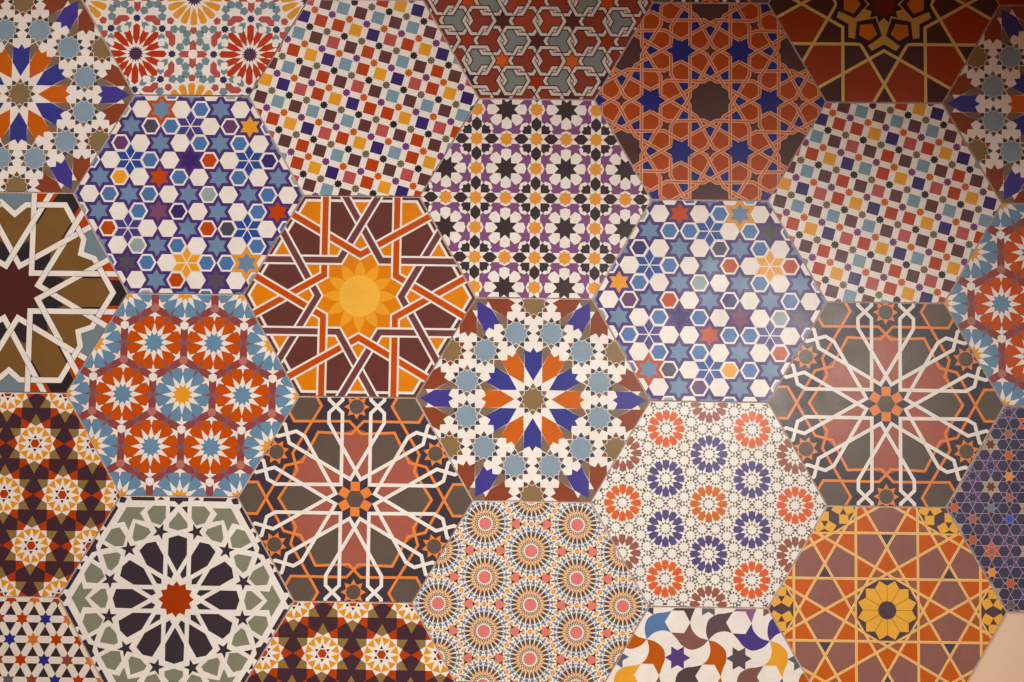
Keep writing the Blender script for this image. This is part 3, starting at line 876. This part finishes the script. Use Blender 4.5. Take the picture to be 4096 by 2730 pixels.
NAMES = dict(A='rosette_star_tile', B='ornament_tile', C1='star_hexagon_tile', C2='star_hexagon_tile', D='chequered_tile', E='linked_ring_tile', F='red_strapwork_tile', G='ochre_line_tile',
             H='black_star_tile', I='olive_strapwork_tile', J='orange_rosette_tile', K='sun_tile', L='charcoal_strapwork_tile', M='plum_rosette_tile', N='navy_strapwork_tile', O='mandala_tile',
             P='small_rosette_tile', Q='swirl_tile', R='yellow_flower_tile', S='slate_star_tile', T='star_lattice_tile', X='red_tile')
GROUPS = dict(A='blue and orange rosette tiles', C1='star and hexagon tiles', C2='star and hexagon tiles', D='chequered tiles', G='ochre line tiles', H='black star tiles', J='orange rosette tiles', L='charcoal strapwork tiles', M='plum rosette tiles')

def build_wall():
    x0, x1, z0, z1 = -1.1, 1.1, -1.0, .95; WF = -.0078
    me = bpy.data.meshes.new('wall'); d = .06
    v = [(x0,WF,z0),(x1,WF,z0),(x1,WF,z1),(x0,WF,z1),(x0,d,z0),(x1,d,z0),(x1,d,z1),(x0,d,z1)]
    f = [(0,1,2,3),(5,4,7,6),(4,0,3,7),(1,5,6,2),(3,2,6,7),(4,5,1,0)]
    me.from_pydata(v, [], f); me.materials.append(M_WALL); me.update()
    wall = bpy.data.objects.new('wall', me); col.objects.link(wall); wall['kind'] = 'structure'; wall['label'] = 'plain beige painted wall behind the tiles'
    # grout bed under and between the tiles
    verts, faces = [], []; cells = {(c, r) for c, r, *_ in TILES}; cnt = {}
    yt = -.0099
    polys = []
    for c, r in cells:
        o = grid(c, r); pts = [o+PITCH*pol(1, 60*k) for k in range(6)]; polys.append(pts)
        for k in range(6):
            a, b = pts[k], pts[(k+1) % 6]; key = frozenset(((round(a.real, 4), round(a.imag, 4)), (round(b.real, 4), round(b.imag, 4)))); cnt.setdefault(key, []).append((a, b))
    for pts in polys:
        k = len(verts); verts += [(p.real, yt, p.imag) for p in pts]; faces.append(tuple(range(k, k+6)))
    for key, l in cnt.items():
        if len(l) == 1:
            a, b = l[0]; k = len(verts); verts += [(a.real, yt, a.imag), (b.real, yt, b.imag), (b.real, .0, b.imag), (a.real, .0, a.imag)]; faces.append((k+3, k+2, k+1, k))
    me = bpy.data.meshes.new('grout_joints'); me.from_pydata(verts, [], faces); me.materials.append(M_GROUT); me.update()
    g = bpy.data.objects.new('grout_joints', me); col.objects.link(g); g['kind'] = 'structure'
build_wall()

# ------------------------------------------------------------------ tiles
def pat_red_corner():
    P = Pat((150,50,16))
    P.add('panel', C((-.25,-.90),(-.2,-.75),(0.0,-.80),(.05,-.90)), (46,30,34), 1)
    P.add('panel', C((0,-.80),(.12,-.62),(.25,-.75),(.1,-.86)), (190,84,30), 1)
    return P
BUILD = dict(A=pat_rosette_star, B=pat_arabesque, C1=lambda: pat_star_hexagons(ROWS1), C2=lambda: pat_star_hexagons(ROWS2), D=pat_squares, E=pat_linked_rings, F=pat_red_strapwork, G=pat_yellow_lines_star,
             H=pat_black_stars, I=pat_olive_strapwork, J=pat_orange_rosettes, K=pat_sun, L=pat_orange_white_strapwork, M=pat_dark_star_net, N=pat_navy_rosette, O=pat_pink_mandalas, P=pat_small_rosettes,
             Q=pat_swirls, R=pat_flower_lines, S=pat_dark_small_stars, T=pat_star_lattice, X=pat_red_corner)
BODY = body_mesh(); cache = {}
rt = random.Random(11)
for c, r, d, _, label in TILES:
    if d not in cache: cache[d] = [(n, mesh_of(n, sh)) for n, sh in BUILD[d]().parts]
    root = bpy.data.objects.new(NAMES[d], None); col.objects.link(root)
    root.empty_display_size = .02
    o = grid(c, r)
    root.location = (o.real, -.0012-rt.uniform(0, .0007), o.imag)
    root.rotation_euler = (radians(90+rt.uniform(-.18, .18)), radians(rt.uniform(-.12, .12)), radians(rt.uniform(-.18, .18)))
    root['label'] = label; root['category'] = 'tile'
    if d in GROUPS: root['group'] = GROUPS[d]
    b = bpy.data.objects.new('body', BODY); col.objects.link(b); b.parent = root
    for n, me in cache[d]:
        p = bpy.data.objects.new(n, me); col.objects.link(p); p.parent = root
